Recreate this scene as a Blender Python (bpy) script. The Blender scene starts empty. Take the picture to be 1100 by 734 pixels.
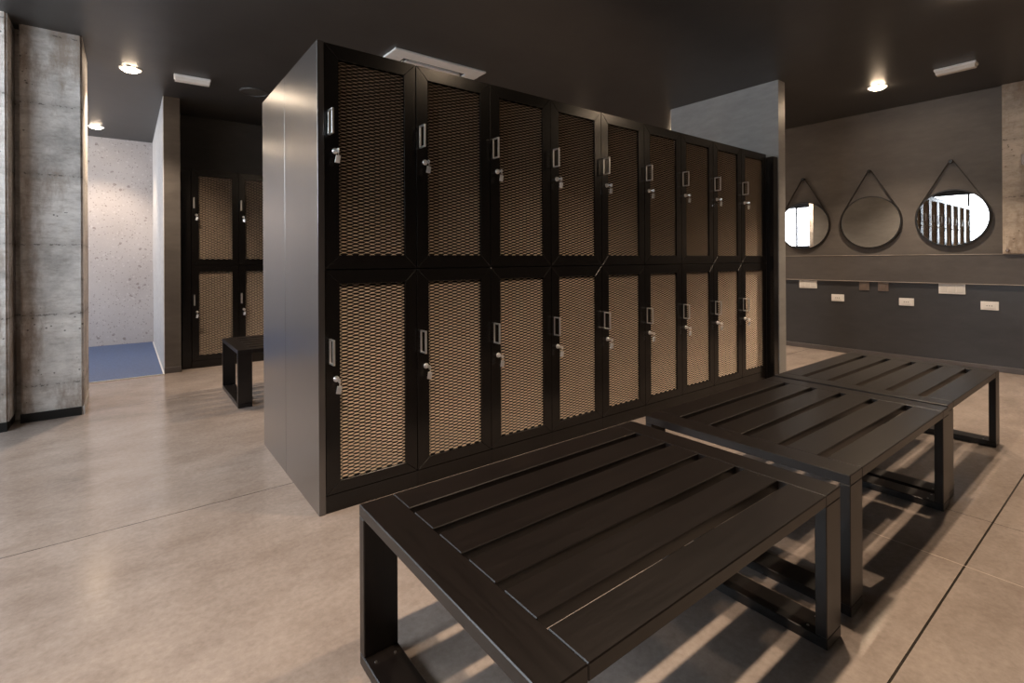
import bpy, bmesh, math, random
from mathutils import Vector, Matrix
random.seed(7)
sc = bpy.context.scene
C = sc.collection
H = 1.12

# ------------------------------------------------------------------ camera
yaw, roll, fpx, cyp = 0.9157, -0.0055, 539.77, 279.43
F = Vector((math.cos(yaw), math.sin(yaw), 0)); R = Vector((math.sin(yaw), -math.cos(yaw), 0)); U = Vector((0, 0, 1))
R3 = R*math.cos(roll) + U*math.sin(roll); U3 = U*math.cos(roll) - R*math.sin(roll)
cam = bpy.data.objects.new('camera', bpy.data.cameras.new('camera')); C.objects.link(cam)
M = Matrix((( R3.x, U3.x, -F.x, 0), (R3.y, U3.y, -F.y, 0), (R3.z, U3.z, -F.z, H), (0, 0, 0, 1)))
cam.matrix_world = M
cam.data.sensor_width = 36; cam.data.lens = fpx/1100*36
cam.data.shift_y = (cyp-367)/1100; cam.data.clip_start = 0.02
sc.camera = cam
sc.view_settings.view_transform = 'Standard'; sc.view_settings.look = 'None'
sc.view_settings.gamma = 1; sc.view_settings.use_curve_mapping = False
sc.view_settings.exposure = 0.0

# ------------------------------------------------------------------ materials
def newmat(name):
    m = bpy.data.materials.new(name); m.use_nodes = True
    nt = m.node_tree; b = nt.nodes['Principled BSDF']
    return m, nt, b
def N(nt, t, **k):
    n = nt.nodes.new(t)
    for a, v in k.items():
        if a in n.inputs: n.inputs[a].default_value = v
        else: setattr(n, a, v)
    return n
def L(nt, a, b): nt.links.new(a, b)
def coords(nt, scale=(1, 1, 1)):
    tc = N(nt, 'ShaderNodeTexCoord'); mp = N(nt, 'ShaderNodeMapping'); mp.inputs['Scale'].default_value = scale
    L(nt, tc.outputs['Object'], mp.inputs['Vector']); return mp.outputs['Vector']
def noise(nt, v, scale, detail=4, rough=.55):
    n = N(nt, 'ShaderNodeTexNoise'); n.inputs['Scale'].default_value = scale
    n.inputs['Detail'].default_value = detail; n.inputs['Roughness'].default_value = rough
    L(nt, v, n.inputs['Vector']); return n.outputs['Fac']
def ramp(nt, fac, stops):
    r = N(nt, 'ShaderNodeValToRGB'); e = r.color_ramp.elements
    while len(e) < len(stops): e.new(.5)
    for el, (p, c) in zip(e, stops):
        el.position = p; el.color = (*c, 1) if len(c) == 3 else c
    L(nt, fac, r.inputs['Fac']); return r.outputs['Color']
def mix(nt, fac, a, b, mode='MIX'):
    m = N(nt, 'ShaderNodeMix', data_type='RGBA', blend_type=mode)
    for s, v in ((m.inputs[0], fac), (m.inputs[6], a), (m.inputs[7], b)):
        if hasattr(v, 'is_output') or isinstance(v, bpy.types.NodeSocket): L(nt, v, s)
        else: s.default_value = v if not isinstance(v, tuple) else ((*v, 1) if len(v) == 3 else v)
    return m.outputs[2]
def bump(nt, b, h, strength, dist=.01):
    n = N(nt, 'ShaderNodeBump'); n.inputs['Strength'].default_value = strength; n.inputs['Distance'].default_value = dist
    L(nt, h, n.inputs['Height']); L(nt, n.outputs['Normal'], b.inputs['Normal'])
def simple(name, col, rough=.5, metal=0.0, var=.12, scale=8, stretch=(1, 1, 1), bmp=0, spec=.5):
    m, nt, b = newmat(name)
    v = coords(nt, stretch); f = noise(nt, v, scale)
    lo = tuple(c*(1-var) for c in col); hi = tuple(min(1, c*(1+var)) for c in col)
    L(nt, ramp(nt, f, [(.3, lo), (.7, hi)]), b.inputs['Base Color'])
    b.inputs['Roughness'].default_value = rough; b.inputs['Metallic'].default_value = metal
    b.inputs['Specular IOR Level'].default_value = spec
    if bmp: bump(nt, b, f, bmp, .004)
    return m
def math_n(nt, op, a, b=None, clamp=False):
    n = N(nt, 'ShaderNodeMath', operation=op, use_clamp=clamp)
    for s, v in zip(n.inputs, (a, b)):
        if v is None: continue
        if isinstance(v, bpy.types.NodeSocket): L(nt, v, s)
        else: s.default_value = v
    return n.outputs[0]
def emit(name, col, strength):
    m, nt, b = newmat(name)
    b.inputs['Base Color'].default_value = (*[c*.8 for c in col], 1)
    b.inputs['Emission Color'].default_value = (*col, 1); b.inputs['Emission Strength'].default_value = strength
    return m

def mat_floor():
    m, nt, b = newmat('polished_concrete_floor')
    v = coords(nt)
    big = noise(nt, v, .9, 5, .6); med = noise(nt, coords(nt, (1, 1.6, 1)), 3.2, 8, .65); fine = noise(nt, v, 45, 5, .7)
    c = ramp(nt, big, [(.3, (.34, .275, .235)), (.5, (.41, .345, .305)), (.72, (.48, .415, .375))])
    c2 = ramp(nt, med, [(.28, (.76, .74, .73)), (.5, (.95, .95, .95)), (.75, (1.1, 1.1, 1.1))])
    c = mix(nt, 1.0, c, c2, 'MULTIPLY')
    c3 = ramp(nt, fine, [(.3, (.76, .75, .74)), (.65, (1.07, 1.07, 1.07))])
    c = mix(nt, .7, c, c3, 'MULTIPLY')
    # dark saw-cut joints, then one pale line across
    sx = N(nt, 'ShaderNodeSeparateXYZ'); tc = N(nt, 'ShaderNodeTexCoord'); L(nt, tc.outputs['Object'], sx.inputs[0])
    def line(axis, pos, w):
        return math_n(nt, 'LESS_THAN', math_n(nt, 'ABSOLUTE', math_n(nt, 'SUBTRACT', sx.outputs[axis], pos)), w)
    j = line(1, 2.692, .0022)
    for a, p, w in ((1, .449, .0032), (1, 4.94, .0022), (1, -1.8, .003), (0, 2.895, .0016)):
        j = math_n(nt, 'MAXIMUM', j, line(a, p, w))
    c = mix(nt, j, c, (.035, .028, .022))
    jl = line(0, 2.41, .0022)
    c = mix(nt, jl, c, (.62, .52, .44))
    L(nt, c, b.inputs['Base Color'])
    r = N(nt, 'ShaderNodeMapRange'); L(nt, med, r.inputs['Value'])
    r.inputs['To Min'].default_value = .10; r.inputs['To Max'].default_value = .27
    L(nt, r.outputs[0], b.inputs['Roughness'])
    bump(nt, b, med, .03, .003)
    return m
def mat_concrete(name, base, line_off=.25, step=.5, dark=1.0):
    m, nt, b = newmat(name)
    v = coords(nt)
    n1 = noise(nt, v, 2.3, 8, .68); n2 = noise(nt, coords(nt, (3, 3, 9)), 4, 8, .7); n3 = noise(nt, v, 38, 6, .7)
    col = ramp(nt, n1, [(.3, tuple(x*.5 for x in base)), (.5, base), (.72, tuple(min(1, x*1.35) for x in base))])
    col = mix(nt, .8, col, ramp(nt, n2, [(.3, (.62, .58, .54)), (.5, (.95, .94, .93)), (.75, (1.1, 1.1, 1.1))]), 'MULTIPLY')
    # brown stains with their own outlines, strengthened to paint in warm light
    st = ramp(nt, noise(nt, coords(nt, (2.2, 2.2, .8)), 1.7, 6, .7), [(.50, (0, 0, 0)), (.62, (1, 1, 1))])
    col = mix(nt, math_n(nt, 'MULTIPLY', st, .75), col, (base[0]*.42, base[1]*.33, base[2]*.26))
    # formwork lift lines: ragged dark cracks
    tc = N(nt, 'ShaderNodeTexCoord'); sx = N(nt, 'ShaderNodeSeparateXYZ'); L(nt, tc.outputs['Object'], sx.inputs[0])
    zz = math_n(nt, 'ADD', sx.outputs[2], math_n(nt, 'MULTIPLY', math_n(nt, 'SUBTRACT', n3, .5), .035))
    fr = math_n(nt, 'PINGPONG', math_n(nt, 'ADD', math_n(nt, 'SUBTRACT', zz, line_off), step*20), step/2)
    crack = math_n(nt, 'LESS_THAN', fr, .006)
    crack = math_n(nt, 'MULTIPLY', crack, math_n(nt, 'GREATER_THAN', n3, .53))
    halo = N(nt, 'ShaderNodeMapRange'); L(nt, fr, halo.inputs['Value']); halo.inputs['From Max'].default_value = .05
    halo.inputs['To Min'].default_value = .5; halo.inputs['To Max'].default_value = 0
    hl = math_n(nt, 'MULTIPLY', halo.outputs[0], n2)
    col = mix(nt, hl, col, (.10, .08, .065)); col = mix(nt, math_n(nt, 'MULTIPLY', crack, .6), col, (.05, .042, .036))
    # pits
    pit = N(nt, 'ShaderNodeTexVoronoi'); pit.inputs['Scale'].default_value = 26; L(nt, v, pit.inputs['Vector'])
    pf = math_n(nt, 'MULTIPLY', math_n(nt, 'LESS_THAN', pit.outputs['Distance'], .16), math_n(nt, 'GREATER_THAN', n1, .55))
    col = mix(nt, math_n(nt, 'MULTIPLY', pf, .7), col, (.06, .05, .042))
    L(nt, col, b.inputs['Base Color']); b.inputs['Roughness'].default_value = .62
    hgt = math_n(nt, 'SUBTRACT', math_n(nt, 'ADD', n2, math_n(nt, 'MULTIPLY', n3, .5)), math_n(nt, 'ADD', crack, pf))
    bump(nt, b, hgt, .35, .006)
    return m
def mat_terrazzo():
    m, nt, b = newmat('terrazzo_wall'); 
    v = coords(nt)
    col = ramp(nt, noise(nt, v, 1.4, 5), [(.3, (.52, .475, .465)), (.7, (.63, .59, .58))])
    for s, th, c in ((11, .2, (.25, .20, .19)), (19, .24, (.68, .64, .63)), (34, .26, (.30, .245, .23)), (60, .25, (.70, .66, .65))):
        w = N(nt, 'ShaderNodeTexVoronoi'); w.inputs['Scale'].default_value = s; w.inputs['Randomness'].default_value = 1
        nz = N(nt, 'ShaderNodeTexNoise'); nz.inputs['Scale'].default_value = s*1.5; L(nt, v, nz.inputs['Vector'])
        vm = N(nt, 'ShaderNodeVectorMath', operation='MULTIPLY_ADD'); L(nt, nz.outputs['Color'], vm.inputs[0])
        vm.inputs[1].default_value = (.5/s,)*3; L(nt, v, vm.inputs[2]); L(nt, vm.outputs[0], w.inputs['Vector'])
        rnd = N(nt, 'ShaderNodeSeparateColor'); L(nt, w.outputs['Color'], rnd.inputs[0])
        f = math_n(nt, 'MULTIPLY', math_n(nt, 'LESS_THAN', w.outputs['Distance'], th), math_n(nt, 'GREATER_THAN', rnd.outputs[0], .45))
        col = mix(nt, math_n(nt, 'MULTIPLY', f, .65), col, c)
    L(nt, col, b.inputs['Base Color']); b.inputs['Roughness'].default_value = .42
    return m
def mat_wood(name, base, rough, axis=0, spec=.5, coat=0):
    m, nt, b = newmat(name)
    s = [28, 28, 28]; s[axis] = 1.6
    f = noise(nt, coords(nt, tuple(s)), 3.0, 7, .7); g = noise(nt, coords(nt), 5, 3)
    c = ramp(nt, f, [(.3, tuple(x*.75 for x in base)), (.7, tuple(x*1.3 for x in base))])
    c = mix(nt, .5, c, ramp(nt, g, [(.3, (.8, .8, .8)), (.7, (1.15, 1.1, 1.1))]), 'MULTIPLY')
    L(nt, c, b.inputs['Base Color'])
    r = N(nt, 'ShaderNodeMapRange'); L(nt, f, r.inputs['Value']); r.inputs['To Min'].default_value = rough-.03; r.inputs['To Max'].default_value = rough+.04
    L(nt, r.outputs[0], b.inputs['Roughness']); bump(nt, b, f, .03, .001); b.inputs['Specular IOR Level'].default_value = spec
    b.inputs['Coat Weight'].default_value = coat; b.inputs['Coat IOR'].default_value = 1.9; b.inputs['Coat Roughness'].default_value = rough
    return m
def mat_plaster(name, a, bcol, rough):
    m, nt, b = newmat(name)
    f = noise(nt, coords(nt, (1, 1, 2.6)), 1.6, 8, .62); g = noise(nt, coords(nt, (1, 1, 3)), 7, 6, .65)
    c = ramp(nt, f, [(.32, a), (.68, bcol)])
    c = mix(nt, .8, c, ramp(nt, g, [(.3, (.86, .86, .86)), (.7, (1.1, 1.1, 1.1))]), 'MULTIPLY')
    L(nt, c, b.inputs['Base Color']); b.inputs['Roughness'].default_value = rough
    bump(nt, b, g, .06, .004)
    return m

def mat_side():
    m, nt, b = newmat('black_end_panel')
    f = noise(nt, coords(nt, (40, 40, 1.5)), 2, 5)
    L(nt, ramp(nt, f, [(.3, (.020, .017, .017)), (.7, (.027, .023, .023))]), b.inputs['Base Color'])
    b.inputs['Roughness'].default_value = .30; b.inputs['Specular IOR Level'].default_value = 1.0
    b.inputs['Coat Weight'].default_value = 1; b.inputs['Coat Roughness'].default_value = .27; b.inputs['Coat IOR'].default_value = 2.0
    return m
MT = dict(
    floor=mat_floor(),
    ceil=mat_plaster('charcoal_ceiling_paint', (.038, .037, .037), (.049, .048, .048), .42),
    column=mat_concrete('raw_concrete', (.74, .715, .69)),
    rconcrete=mat_concrete('warm_concrete', (.46, .40, .34), .6, .55),
    terrazzo=mat_terrazzo(),
    plaster=mat_plaster('grey_plaster', (.094, .084, .078), (.132, .119, .111), .6),
    ledge=mat_plaster('ledge_paint', (.078, .070, .068), (.105, .095, .092), .5), ledge_edge=simple('ledge_edge_highlight', (.34, .30, .27), .45, 0, .3, 5),
    slate=mat_plaster('slate_paint', (.040, .040, .044), (.052, .051, .055), .36),
    dark=mat_plaster('dark_paint', (.040, .038, .037), (.058, .054, .052), .55),
    part=mat_plaster('partition_paint', (.27, .267, .262), (.33, .326, .32), .42),
    white_wall=mat_plaster('white_wall_tone', (.66, .65, .65), (.74, .73, .73), .5),
    baseb=simple('grey_skirting', (.10, .09, .092), .4),
    skirt=simple('black_skirting', (.012, .012, .012), .4),
    laminate=mat_wood('black_laminate', (.0050, .0042, .0040), .24, 2),
    side=mat_side(),
    inside=simple('black_carcass', (.005, .0045, .0045), .6),
    mesh=simple('bronze_expanded_metal', (.80, .66, .53), .42, .45, .06),
    chrome=simple('satin_chrome', (.92, .92, .93), .30, .9, .03),
    steel=simple('brushed_steel', (.62, .60, .58), .3, 1.0, .08),
    bench=mat_wood('black_stained_wood_long', (.0078, .0056, .0050), .33, 0, .6),
    bench_y=mat_wood('black_stained_wood_cross', (.0078, .0056, .0050), .33, 1, .6),
    bench_z=mat_wood('black_stained_wood_upright', (.0078, .0056, .0050), .33, 2, .6),
    blue=simple('blue_vinyl', (.07, .115, .245), .45, 0, .25, 60),
    trim=simple('white_metal_trim', (.75, .74, .73), .35, 0, .04),
    white=simple('white_plastic', (.85, .84, .83), .35, 0, .03),
    offwhite=simple('grey_plastic', (.74, .73, .71), .4, 0, .03),
    brownp=simple('bronze_plastic', (.20, .155, .13), .35, .3, .05),
    slot=simple('black_plastic', (.012, .012, .012), .4),
    leather=simple('dark_brown_leather', (.016, .011, .009), .5, 0, .2, 40),
    frame=simple('black_mirror_frame', (.012, .011, .010), .4),
    speaker=simple('dark_speaker_grille', (.055, .054, .053), .5),
    lamp=emit('warm_lamp', (1.0, .74, .50), 150), lamp2=emit('warm_lamp_dimmed', (1.0, .78, .56), 60),
    pane=emit('frosted_daylight_pane', (.86, .93, 1.0), 12.5),
    pane2=emit('frosted_alcove_pane', (.90, .94, 1.0), 7.0),
)
mm, nt, b = newmat('mirror_glass')
b.inputs['Metallic'].default_value = 1; b.inputs['Roughness'].default_value = .01
L(nt, ramp(nt, noise(nt, coords(nt), 2), [(.4, (.86, .86, .86)), (.6, (.88, .88, .88))]), b.inputs['Base Color'])
MT['mirror'] = mm

# ------------------------------------------------------------------ mesh helpers
def V4(v): return Vector(v)
class MB:
    def __init__(s): s.bm = bmesh.new()
    def _add(s, t, bev=0, seg=1):
        if bev: bmesh.ops.bevel(t, geom=list(t.edges), offset=bev, segments=seg, affect='EDGES', profile=.5)
        me = bpy.data.meshes.new('t'); t.to_mesh(me); t.free(); s.bm.from_mesh(me); bpy.data.meshes.remove(me); return s
    def box(s, x0, x1, y0, y1, z0, z1, bev=0, mat=None):
        t = bmesh.new(); bmesh.ops.create_cube(t, size=1)
        for v in t.verts: v.co = Vector(((x0+x1)/2+v.co.x*(x1-x0), (y0+y1)/2+v.co.y*(y1-y0), (z0+z1)/2+v.co.z*(z1-z0)))
        if mat: t.transform(mat)
        return s._add(t, bev)
    def prism(s, pts, d, bev=0):
        """pts: 3-D outline; d: extrusion vector"""
        t = bmesh.new(); d = Vector(d)
        a = [t.verts.new(Vector(p)) for p in pts]; c = [t.verts.new(Vector(p)+d) for p in pts]; n = len(pts)
        t.faces.new(a); t.faces.new(list(reversed(c)))
        for i in range(n): t.faces.new((a[(i+1) % n], a[i], c[i], c[(i+1) % n]))
        bmesh.ops.recalc_face_normals(t, faces=t.faces)
        return s._add(t, bev)
    def cyl(s, p, q, r, r2=None, n=24, bev=0):
        p, q = Vector(p), Vector(q); r2 = r if r2 is None else r2
        t = bmesh.new(); bmesh.ops.create_cone(t, cap_ends=True, segments=n, radius1=r, radius2=r2, depth=(q-p).length)
        t.transform(Matrix.Translation((p+q)/2) @ (q-p).to_track_quat('Z', 'Y').to_matrix().to_4x4())
        return s._add(t)
    def lathe(s, prof, origin, axis, n=40):
        """prof: (radius, height) list, closed loop if last==first"""
        t = bmesh.new(); q = Vector(axis).to_track_quat('Z', 'Y'); o = Vector(origin); rings = []
        for r, h in prof:
            rings.append([t.verts.new(o + q @ Vector((r*math.cos(2*math.pi*i/n), r*math.sin(2*math.pi*i/n), h))) for i in range(n)])
        for a, c in zip(rings, rings[1:]):
            for i in range(n): t.faces.new((a[i], a[(i+1) % n], c[(i+1) % n], c[i]))
        bmesh.ops.remove_doubles(t, verts=t.verts, dist=1e-6)
        bmesh.ops.recalc_face_normals(t, faces=t.faces)
        return s._add(t)
    def tube(s, pts, r, n=8):
        pts = [Vector(p) for p in pts]; t = bmesh.new(); rings = []
        for i, p in enumerate(pts):
            d = (pts[min(i+1, len(pts)-1)] - pts[max(i-1, 0)]).normalized(); q = d.to_track_quat('Z', 'Y')
            rings.append([t.verts.new(p + q @ Vector((r*math.cos(2*math.pi*k/n), r*math.sin(2*math.pi*k/n), 0))) for k in range(n)])
        for a, c in zip(rings, rings[1:]):
            for k in range(n): t.faces.new((a[k], a[(k+1) % n], c[(k+1) % n], c[k]))
        t.faces.new(rings[0]); t.faces.new(rings[-1]); bmesh.ops.recalc_face_normals(t, faces=t.faces)
        return s._add(t)
    def build(s, name, m, parent=None, smooth=False, label=None):
        me = bpy.data.meshes.new(name); s.bm.to_mesh(me); s.bm.free()
        me.materials.append(m)
        if smooth:
            for p in me.polygons: p.use_smooth = True
        o = bpy.data.objects.new(name, me); C.objects.link(o)
        if parent: o.parent = parent
        if label: o['label'] = label
        return o
def thing(name, label, cat, loc=(0, 0, 0), rz=0, group=None):
    o = bpy.data.objects.new(name, None); C.objects.link(o); o.location = loc; o.rotation_euler = (0, 0, rz)
    o.empty_display_size = .1
    return tag(o, label, cat, group)
def tag(o, label, cat, group=None):
    o['label'] = label; o['category'] = cat
    if group: o['group'] = group
    return o
def struct(name, mb, m):
    o = mb.build(name, m); o['kind'] = 'structure'; return o
def copy_tree(o, parent=None):
    c = o.copy(); C.objects.link(c)
    if parent: c.parent = parent
    for ch in list(o.children): copy_tree(ch, c)
    return c

# ------------------------------------------------------------------ room shell
ZC = 2.786; XW = 6.758; XL = -2.4; YF = -3.0; YB = 6.77; YA = 8.635
struct('floor', MB().box(XL-.2, XW+.2, YF-.2, YA+.3, -.12, 0), MT['floor'])
struct('ceiling', MB().box(XL-.2, XW+.2, YF-.2, YA+.3, ZC, ZC+.12), MT['ceil'])
# mirror wall: plaster above, boxed ledge, slate below
w = struct('wall_right', MB().box(XW, XW+.2, YF-.2, YA+.3, 1.0, ZC), MT['plaster'])
struct('wall_right_lower', MB().box(XW, XW+.2, YF-.2, YA+.3, 0, 1.0), MT['slate'])
struct('trim_1', MB().box(XW-.022, XW, YF, YB, .853, 1.152, .003), MT['ledge'])
struct('trim_5', MB().box(XW-.028, XW-.020, YF, YB, 1.147, 1.154, .001), MT['ledge_edge'])  # pale strip that paints the bright line on the ledge top edge
struct('trim_6', MB().box(XW-.030, XW-.020, YF, YB, .850, .857, .001), MT['ledge_edge'])  # same painted bright line along the lower edge
struct('baseboard_right', MB().box(XW-.012, XW, YF, YB, 0, .055, .002), MT['baseb'])
struct('wall_back', MB().box(.442, XW, YB, YB+.15, 0, ZC), MT['dark'])
struct('wall_alcove', MB().box(XL, .5, YA, YA+.2, 0, ZC), MT['terrazzo'])
pw = struct('wall_partition', MB().box(.305, .442, 6.116, YA, 0, ZC), MT['plaster'])
struct('wall_partition_side', MB().box(.300, .305, 6.122, YA, 0, ZC), MT['white_wall'])  # white slab: the lit look of this side is put into its colour
struct('baseboard_partition', MB().box(.303, .444, 6.106, 6.116, 0, .06, .002), MT['baseb'])
struct('wall_divider', MB().box(4.82, 4.95, 2.193, 3.356, 0, ZC), MT['part'])
# daylight walls behind the camera (windows in them)
def wall_with_windows(name, axis, pos, th, a0, a1, wins, wz0, wz1, m):
    mb = MB(); cur = a0
    def bx(u0, u1, z0, z1):
        if axis == 0: mb.box(min(pos, pos+th), max(pos, pos+th), u0, u1, z0, z1)
        else: mb.box(u0, u1, min(pos, pos+th), max(pos, pos+th), z0, z1)
    for u0, u1 in wins:
        bx(cur, u0, 0, ZC); bx(u0, u1, 0, wz0); bx(u0, u1, wz1, ZC); cur = u1
    bx(cur, a1, 0, ZC)
    return struct(name, mb, m)
wn = [0]
def window(axis, pos, inward, u0, u1, z0, z1, n, pane):
    wn[0] += 1
    fr = MB(); pn = MB(); d0, d1 = sorted((pos, pos-inward*.06)); p0, p1 = sorted((pos-inward*.025, pos-inward*.035))
    def bx(mb, a, b_, z_0, z_1, e0, e1):
        if axis == 0: mb.box(e0, e1, a, b_, z_0, z_1)
        else: mb.box(a, b_, e0, e1, z_0, z_1)
    t = .045
    bx(fr, u0, u1, z0, z0+t, d0, d1); bx(fr, u0, u1, z1-t, z1, d0, d1)
    for k in range(n+1):
        u = u0 + (u1-u0-t)*k/n; bx(fr, u, u+t, z0+t, z1-t, d0, d1)
    o = struct('window_%d' % wn[0], fr, MT['skirt'])
    bx(pn, u0+t*.5, u1-t*.5, z0+t*.5, z1-t*.5, p0, p1)
    pn.build('pane', MT[pane], o)
wall_with_windows('wall_left', 0, XL, -.2, YF-.2, YA+.3, [(1.2, 4.5), (5.9, 8.3)], 1.45, 2.66, MT['dark'])
window(0, XL, 1, 1.2, 4.5, 1.45, 2.66, 4, 'pane')
window(0, XL, 1, 5.9, 8.3, 1.45, 2.66, 3, 'pane2')
struct('wall_front', MB().box(XL, XW, YF-.2, YF, 0, ZC), MT['dark'])
# concrete columns on the left, concrete pier on the mirror wall
def column(name, x0, x1, y0, y1, bev=.012):
    t = bmesh.new(); bmesh.ops.create_cube(t, size=1)
    for v in t.verts: v.co = Vector(((x0+x1)/2+v.co.x*(x1-x0), (y0+y1)/2+v.co.y*(y1-y0), (.062+ZC)/2+v.co.z*(ZC-.062)))
    ed = [e for e in t.edges if abs(e.verts[0].co.z-e.verts[1].co.z) > 1]
    bmesh.ops.bevel(t, geom=ed, offset=bev, segments=2, affect='EDGES')
    mb = MB(); mb._add(t)
    return mb
struct('wall_column', column('c', -.585, -.25, 4.862, 5.5), MT['column'])
struct('wall_column_front', column('c', -1.30, -.622, 4.69, 5.45), MT['column'])
struct('wall_column_recess', MB().box(-.63, -.58, 4.99, 5.4, 0, ZC), MT['column'])
struct('baseboard_column', MB().box(-.588, -.262, 4.856, 5.49, 0, .062), MT['skirt'])
struct('baseboard_column_front', MB().box(-1.30, -.630, 4.684, 5.44, 0, .062), MT['skirt'])
struct('trim_2', MB().box(-.262, -.247, 4.866, 5.5, 0, .062), MT['white_wall'])
pier = MB().box(6.71, XW, -.2, .961, 1.152, ZC, .004)
pier = struct('wall_pier', pier, MT['rconcrete'])
# recessed blue wet-area floor with its metal edge strips
struct('floor_alcove', MB().box(XL, .288, 6.075, YA, 0, .006), MT['blue'])
struct('trim_3', MB().box(.288, .300, 6.06, YA, 0, .008), MT['trim'])
struct('trim_4', MB().box(XL, .288, 6.06, 6.075, 0, .008), MT['trim'])

# ------------------------------------------------------------------ lockers
W = .4477; ZT = 2.091
def expanded_mesh(x0, x1, z0, z1, y):
    a = .0265; h = .0080; HW = .0015; DY = .0026; th = .0006
    t = bmesh.new()
    n = int(round((x1-x0)/a)); a = (x1-x0)/n
    K = int((z1-z0)/h)
    xs = []
    for i in range(n+1):
        for o in (-.36, -.22, .22, .36):
            x = i*a + o*a
            if -.001 <= x <= n*a+.001: xs.append((x, i, abs(o) < .3))
    pts0 = [(0, 0, True)] + [p for p in xs if 0 < p[0] < n*a] + [(n*a, n, True)]
    for k in range(K+1):
        ring = []
        for x, i, bond in pts0:
            hw, dy = (HW, DY) if bond else (HW*.5, DY*.5)
            s = 1 if (i+k) % 2 == 0 else -1
            zc = z0 + k*h + s*((h/2-HW*.8) if bond else (h/2-HW*1.6))
            zc = min(max(zc, z0-.002), z1+.002)
            X = x0+x
            ring.append([t.verts.new((X, y-dy, zc-hw)), t.verts.new((X, y+dy, zc+hw)), t.verts.new((X, y+dy, zc+hw-th*1.2)), t.verts.new((X, y-dy+th, zc-hw-th*.6))])
        for A, B in zip(ring, ring[1:]):
            for q in range(4):
                t.faces.new((A[q], A[(q+1) % 4], B[(q+1) % 4], B[q]))
    bmesh.ops.recalc_face_normals(t, faces=t.faces)
    mb = MB(); mb._add(t); return mb
def door_frame(x0, x1, z0, z1, ix0, ix1, iz0, iz1, y0=0, y1=.022):
    d = (0, y1-y0, 0); mb = MB(); g = .0005
    def q(*p): return [(a, y0, c) for a, c in p]
    mb.prism(q((x0, z0+g), (ix0, iz0+g), (ix0, iz1-g), (x0, z1-g)), d, .0012)
    mb.prism(q((ix1, iz0+g), (x1, z0+g), (x1, z1-g), (ix1, iz1-g)), d, .0012)
    mb.prism(q((x0+g, z1), (ix0+g, iz1), (ix1-g, iz1), (x1-g, z1)), d, .0012)
    mb.prism(q((x0+g, z0), (x1-g, z0), (ix1-g, iz0), (ix0+g, iz0)), d, .0012)
    return mb
MX0, MX1 = .066, .384
mesh_lo = None
def make_locker(label):
    t = thing('locker', label, 'locker', group=None)
    b_ = MB(); y0, y1 = .024, .553
    b_.box(.0005, .018, y0, y1, .077, ZT); b_.box(W-.018, W-.0005, y0, y1, .077, ZT)
    b_.box(.018, W-.018, y0, y1, .077, .095); b_.box(.018, W-.018, y0, y1, ZT-.018, ZT)
    b_.box(.018, W-.018, y0, y1, 1.072, 1.090); b_.box(.018, W-.018, y1-.012, y1, .095, ZT-.018)
    b_.build('body', MT['inside'], t)
    MB().box(.0005, W-.0005, .001, .54, 0, .0765).build('plinth', MT['laminate'], t)
    for (z0, z1, iz0, iz1, hz, lz) in ((1.0835, 2.0895, 1.146, 2.026, 1.735, 1.612), (.0795, 1.0785, .133, 1.015, .718, .592)):
        d = door_frame(.0018, W-.0018, z0, z1, MX0, MX1, iz0, iz1).build('door', MT['laminate'], t)
        expanded_mesh(MX0-.002, MX1+.002, iz0, iz1, .013).build('mesh_panel', MT['mesh'], d, label='bronze expanded metal mesh')
        hb = MB(); hx = .022
        hb.box(hx-.005, hx+.005, -.053, -.046, hz-.056, hz+.056, .0012)
        hb.box(hx-.005, hx+.005, -.047, .0, hz+.049, hz+.056, .0012); hb.box(hx-.005, hx+.005, -.047, .0, hz-.056, hz-.049, .0012)
        hb.box(hx-.005, hx+.005, -.0025, 0, hz-.056, hz+.056, .0008)
        hb.build('handle', MT['chrome'], d, label='silver bar handle')
        lk = MB(); lx = .048
        lk.lathe([(0, 0), (.0135, 0), (.0135, .003), (.011, .006), (.010, .014), (.0085, .0155), (0, .0155)], (lx, 0, lz), (0, -1, 0), 20)
        lk.box(lx-.0012, lx+.0012, -.036, -.015, lz-.005, lz+.004, .0004)
        lk.lathe([(.0035, -.0011), (.0095, -.0011), (.0095, .0011), (.0035, .0011), (.0035, -.0011)], (lx, -.040, lz-.002), (1, .2, 0), 16)
        rp = [(lx+.002+.004*math.sin(k*.785), -.041+.009*math.sin(k*.785), lz-.017+.013*math.cos(k*.785)) for k in range(9)]
        lk.tube(rp, .0011, 6)
        mt = Matrix.Translation((lx-.001, -.041, lz-.041)) @ Matrix.Rotation(.18, 4, 'Y') @ Matrix.Rotation(-.35, 4, 'Z')
        lk.box(-.0105, .0105, -.0016, .0016, -.018, .016, .0012, mt)
        lk.build('lock', MT['chrome'], d, label='silver cam lock with a key and tag')
    return t
proto = make_locker('leftmost tall black two door mesh locker of the long bank, beside its end panel')
proto.location = (.696, 2.264, 0)
ep = MB().box(-.030, -.001, -.004, .568, 0, ZT, .0012)
# the end panel's lower front corner is cut back above the plinth
ep.build('end_panel', MT['side'], proto, label='smooth black end panel')
ords = ['second', 'third', 'fourth', 'fifth', 'sixth', 'seventh', 'eighth']
endp = [c for c in proto.children if c.name.startswith('end_panel')][0]
for k in range(1, 9):
    c = proto.copy(); C.objects.link(c); c.location = (.696+W*k, 2.264, 0)
    for ch in proto.children:
        if ch is not endp: copy_tree(ch, c)
    c['label'] = ('rightmost tall black two door mesh locker of the long bank, next to the divider wall' if k == 8 else
                  'tall black two door mesh locker, %s from the left in the long front bank' % ords[k-1])
    if k == 8: MB().box(W, W+.004, .002, .55, 0, ZT-.002).build('end_panel', MT['side'], c)
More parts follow.
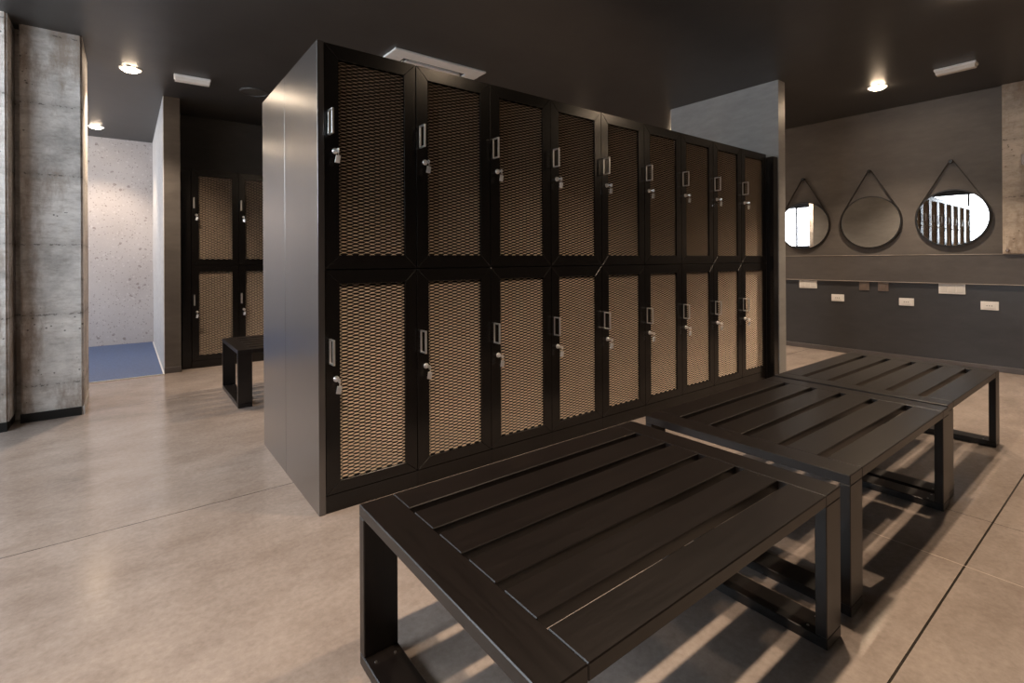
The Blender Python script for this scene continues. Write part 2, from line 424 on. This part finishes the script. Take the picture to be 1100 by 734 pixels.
# locker standing back to back behind the first one: only its end panel and door edge show
c = proto.copy(); C.objects.link(c); c.location = (.696+W, 3.389, 0); c.rotation_euler = (0, 0, math.pi)
for ch in proto.children:
    if ch is not endp: copy_tree(ch, c)
MB().box(W+.001, W+.030, .022, .555, 0, ZT, .0012).build('end_panel', MT['side'], c, label='smooth black end panel')
c['label'] = 'black locker backing onto the long bank, showing only its end panel beyond the seam'
# dark filler closing the gap to the divider wall
tag(MB().box(4.731, 4.818, 2.200, 2.85, 0, 2.062, .001).build('filler_panel', MT['laminate']),
    'narrow black filler panel between the right end of the locker bank and the divider wall', 'panel')
# lockers of the rear bank
for k in range(4):
    c = proto.copy(); C.objects.link(c); c.location = (.543+W*.985*k, 6.205, 0)
    c.scale = (.985, 1, 1)
    for ch in proto.children:
        if ch is not endp: copy_tree(ch, c)
    if k == 0: MB().box(-.085, -.002, .012, .55, 0, ZT-.02, .0012).build('filler_strip', MT['laminate'], c)
    c['label'] = ['far locker against the back wall, next to the narrow partition', 'far locker on the back wall, half hidden behind the near bank end panel',
                  'third locker along the back wall, hidden behind the near bank', 'fourth locker along the back wall, hidden behind the near bank'][k]

# ------------------------------------------------------------------ benches
BW, BD, BH = 1.167, .778, .443
def make_bench(label):
    t = thing('bench', label, 'bench')
    w, th, bv = .10, .032, .0022
    for x in (0, BW-w):
        MB().box(x, x+w, 0, BD, BH-th, BH, bv).build('end_board', MT['bench_y'], t)
        for y in (0, BD-th): MB().box(x, x+w, y, y+th, th, BH-th, bv).build('leg', MT['bench_z'], t)
        r = MB().box(x, x+w, 0, BD, 0, th, bv).build('floor_rail', MT['bench_y'], t)
        for sy in (.060, BD-.060):
            for sx in (.022, w-.022):
                MB().cyl((x+sx, sy, th-.001), (x+sx, sy, th+.0015), .0045, .0035, 12).build('screw', MT['steel'], r, label='small steel screw head')
    g = .030; sw = (BD-5*g)/6
    for k in range(6):
        y = k*(sw+g)
        MB().box(w+.0008, BW-w-.0008, y, y+sw, BH-th, BH, bv).build('slat', MT['bench'], t)
    return t
b1 = make_bench('nearest wide black slatted wooden bench in front of the lockers')
b1.location = (.511, .591, 0)
for loc, lab in (((1.783, .600, 0), 'middle wide black slatted bench of the row of three'),
                 ((2.985, .612, 0), 'farthest wide black slatted bench of the row, towards the mirror wall'),
                 ((.670, 4.300, 0), 'far black slatted bench before the rear lockers, half hidden by the big end panel')):
    c = copy_tree(b1); c.location = loc; c['label'] = lab

# ------------------------------------------------------------------ mirrors on straps
MR = .295
def make_mirror(label, y):
    t = thing('round_mirror', label, 'mirror', (XW, y, 1.528), group='round mirrors on leather straps')
    ax = (-1, 0, 0)
    MB().lathe([(0, .012), (MR-.004, .012), (MR-.004, .028), (0, .028)], (0, 0, 0), ax, 72).build('glass', MT['mirror'], t, label='mirror glass')
    MB().lathe([(MR-.010, .002), (MR, .002), (MR, .036), (MR-.010, .036), (MR-.010, .002)], (0, 0, 0), ax, 72).build('rim', MT['frame'], t)
    # strap: from the peg down both sides, tangent to the rim and round below it
    D = .585; phi = math.acos((MR+.003)/D); pts = []
    r = MR+.003
    a0 = math.pi/2-phi
    n = 40
    for i in range(n+1):
        a = math.pi/2 - phi - (2*math.pi-2*phi)*i/n
        pts.append((r*math.cos(a), r*math.sin(a)))
    top = [(.012, D+.004), (0, D+.012), (-.012, D+.004)]
    loop = pts + list(reversed(top))
    s = MB(); bm = s.bm; rings = []
    m = len(loop); cx = 0; cz = .1
    for y_, z_ in loop:
        d = Vector((y_-cx, z_-cz)).normalized()
        rings.append([bm.verts.new((X, y_+d.x*o, z_+d.y*o)) for X, o in ((-.006, 0), (-.034, 0), (-.034, .0035), (-.006, .0035))])
    for i in range(m):
        A, B = rings[i], rings[(i+1) % m]
        for q in range(4): bm.faces.new((A[q], A[(q+1) % 4], B[(q+1) % 4], B[q]))
    bmesh.ops.recalc_face_normals(bm, faces=bm.faces)
    s.build('strap', MT['leather'], t, label='dark leather hanging strap')
    MB().lathe([(0, 0), (.010, 0), (.010, .040), (.019, .041), (.019, .052), (.016, .055), (0, .055)], (0, 0, D-.006), ax, 20).build('peg', MT['frame'], t)
    return t
make_mirror('round strap mirror at left, partly cut off by the divider wall edge', 2.765)
make_mirror('middle round strap mirror, its glass showing plain dark brown', 2.058)
make_mirror('right round strap mirror, nearest the concrete pier', 1.343)

# ------------------------------------------------------------------ plates under the ledge
def plate(name, y0, y1, z0, z1, m, label, cat, group, kind):
    t = thing(name, label, cat, (XW, (y0+y1)/2, z0), group=group); w = (y1-y0)/2; h = z1-z0
    MB().box(-.012, 0, -w, w, 0, h, .002).build('cover', m, t)
    if kind == 'outlet':
        f = MB().box(-.016, -.0115, -w*.62, w*.62, h*.2, h*.8, .001).build('insert', m, t)
        s = MB()
        for dy in (-.018, .0, .018): s.cyl((-.0175, dy, h*.5), (-.0155, dy, h*.5), .0042, n=10)
        s.build('socket_holes', MT['slot'], f)
    elif kind == 'switch':
        MB().box(-.017, -.0115, -w*.55, w*.55, h*.2, h*.8, .002).build('rocker', m, t)
    else:
        for k in (-1, 0, 1):
            MB().box(-.0155, -.0115, k*w*.62-w*.27, k*w*.62+w*.27, h*.16, h*.84, .001).build('blank', MT['offwhite'], t)
plate('power_outlet', 2.327, 2.461, .606, .688, MT['white'], 'low white outlet plate below the left and middle mirrors', 'outlet', 'low outlets on the mirror wall', 'outlet')
plate('power_outlet', 1.661, 1.793, .598, .680, MT['white'], 'low white outlet plate between the middle and right mirrors', 'outlet', 'low outlets on the mirror wall', 'outlet')
plate('power_outlet', .995, 1.127, .600, .684, MT['white'], 'low white outlet plate furthest right, under the concrete pier edge', 'outlet', 'low outlets on the mirror wall', 'outlet')
plate('socket_plate', 2.622, 2.825, .749, .846, MT['white'], 'wide white plate right under the ledge below the left mirror', 'socket plate', 'wide plates under the ledge', 'blank')
plate('socket_plate', 1.240, 1.452, .745, .850, MT['white'], 'wide white plate right under the ledge below the right mirror', 'socket plate', 'wide plates under the ledge', 'blank')
plate('switch_plate', 2.072, 2.170, .750, .846, MT['brownp'], 'small brown square plate under the ledge, left one of the pair', 'switch plate', 'brown plates under the ledge', 'switch')
plate('switch_plate', 1.888, 1.988, .748, .846, MT['brownp'], 'small brown square plate under the ledge, right one of the pair', 'switch plate', 'brown plates under the ledge', 'switch')
t = thing('wall_plate', 'small brown plate high on the concrete pier at the right edge', 'wall plate', (6.71, .79, 1.99))
MB().box(-.012, 0, -.045, .04, 0, .10, .002).build('cover', MT['brownp'], t)
MB().box(-.016, -.011, -.025, .02, .025, .075, .002).build('rocker', MT['brownp'], t)
MB().lathe([(0, 0), (.016, 0), (.016, .004), (.010, .009), (.010, .016), (0, .016)], (6.71, .925, 1.186), (-1, 0, 0), 12).build('bolt', MT['brownp'], pier)

# ------------------------------------------------------------------ ceiling fixtures
def downlight(x, y, label, power, spot=108, group='warm recessed downlights', lamp='lamp'):
    t = thing('downlight', label, 'ceiling light', (x, y, ZC), group=group)
    ring = MB().lathe([(.062, 0), (.082, 0), (.081, -.003), (.066, -.005), (.062, -.003), (.062, 0)], (0, 0, 0), (0, 0, 1), 40)
    for k in range(6):  # six teeth added to break the lamp glow into rays
        ring.box(.062, .080, -.017, .017, -.008, -.001, 0, Matrix.Rotation(k*math.pi/3+.35, 4, 'Z'))
    ring.build('trim_ring', MT['white'], t)
    MB().lathe([(.060, -.001), (.059, -.014), (.050, -.021), (.025, -.025), (0, -.026)], (0, 0, 0), (0, 0, 1), 32).build('lamp', MT[lamp], t)
    ld = bpy.data.lights.new('downlight_beam', 'SPOT'); ld.energy = power; ld.color = (1.0, .77, .56)
    ld.spot_size = math.radians(spot); ld.spot_blend = .65; ld.shadow_soft_size = .034
    lo = bpy.data.objects.new('downlight_beam', ld); C.objects.link(lo); lo.parent = t; lo.location = (0, 0, -.05)
PW = 120
downlight(.037, 5.432, 'glowing downlight in the ceiling before the alcove, nearer of the two at left', PW, lamp='lamp2')
downlight(-.285, 7.992, 'glowing downlight close to the speckled alcove wall, farther of the two at left', PW*.6, lamp='lamp2')
downlight(5.81, 1.705, 'glowing downlight in the ceiling in front of the mirror wall', PW*1.15)
for x, y, k in ((0.0, .88, 1.5), (2.08, .88, 1.0), (4.20, .74, 1.0)):
    downlight(x, y, 'warm downlight above the bench row, outside the picture', PW*k)
for x, y, k in ((2.9, 4.9, 2.6), (5.0, 4.9, 1.5), (5.81, -.6, 1), (5.81, 4.0, 1)):  # pair behind the lockers is unseen, added to brighten the ceiling there
    downlight(x, y, 'warm downlight out of sight in the ceiling', PW*k)

# emergency lights
def emergency(cx, cy, rz, label):
    t = thing('emergency_light', label, 'emergency light', (cx, cy, ZC), rz, 'emergency lights on the ceiling')
    MB().box(-.14, .14, -.055, .055, -.022, 0, .003).build('housing', MT['white'], t)
    MB().prism([(-.132, -.05, -.022), (-.132, .05, -.022), (-.132, .030, -.048), (-.132, -.030, -.048)], (.264, 0, 0), .002).build('diffuser', MT['offwhite'], t)
emergency(.485, 5.375, -.05, 'small white emergency light box near the left downlights')
emergency(5.735, 1.11, math.pi/2, 'small white emergency light box near the mirror wall downlight')
# ceiling cassette
t = thing('air_conditioner', 'white square ceiling air conditioner panel above the locker bank', 'air conditioner', (2.10, 4.08, ZC))
hw = .43
pb = MB(); z0, z1 = -.016, 0; a, c_ = .132, .172
pb.box(-hw, hw, -hw, -hw+a, z0, z1, .004); pb.box(-hw, hw, hw-a, hw, z0, z1, .004)
pb.box(-hw, -hw+a, -hw+a, hw-a, z0, z1); pb.box(hw-a, hw, -hw+a, hw-a, z0, z1)
pb.build('panel', MT['white'], t)
MB().box(-hw+c_, hw-c_, -hw+c_, hw-c_, z0, z1).build('grille', MT['offwhite'], t)
MB().box(-hw+.02, hw-.02, -hw+.02, hw-.02, -.005, -.0005).build('backing', MT['slot'], t)
for k in range(4):
    q = Matrix.Rotation(k*math.pi/2, 4, 'Z') @ Matrix.Translation((0, -hw+(a+c_)/2+.004, z0+.007)) @ Matrix.Rotation(.5, 4, 'X')
    MB().box(-.235, .235, -.008, .008, -.0015, .0015, 0, q).build('louvre', MT['white'], t)
# speaker disc
t = thing('ceiling_speaker', 'round dark flush speaker disc in the ceiling beside the end panel', 'speaker', (1.005, 5.45, ZC))
MB().lathe([(.112, 0), (.125, 0), (.124, -.010), (.114, -.012), (.112, 0)], (0, 0, 0), (0, 0, 1), 40).build('ring', MT['offwhite'] if False else MT['speaker'], t)
MB().lathe([(.112, -.001), (.112, -.006), (0, -.009)], (0, 0, 0), (0, 0, 1), 40).build('grille', MT['speaker'], t)

wd = bpy.data.worlds.new('world'); sc.world = wd; wd.use_nodes = True
wd.node_tree.nodes['Background'].inputs[0].default_value = (.5, .6, .7, 1); wd.node_tree.nodes['Background'].inputs[1].default_value = .05
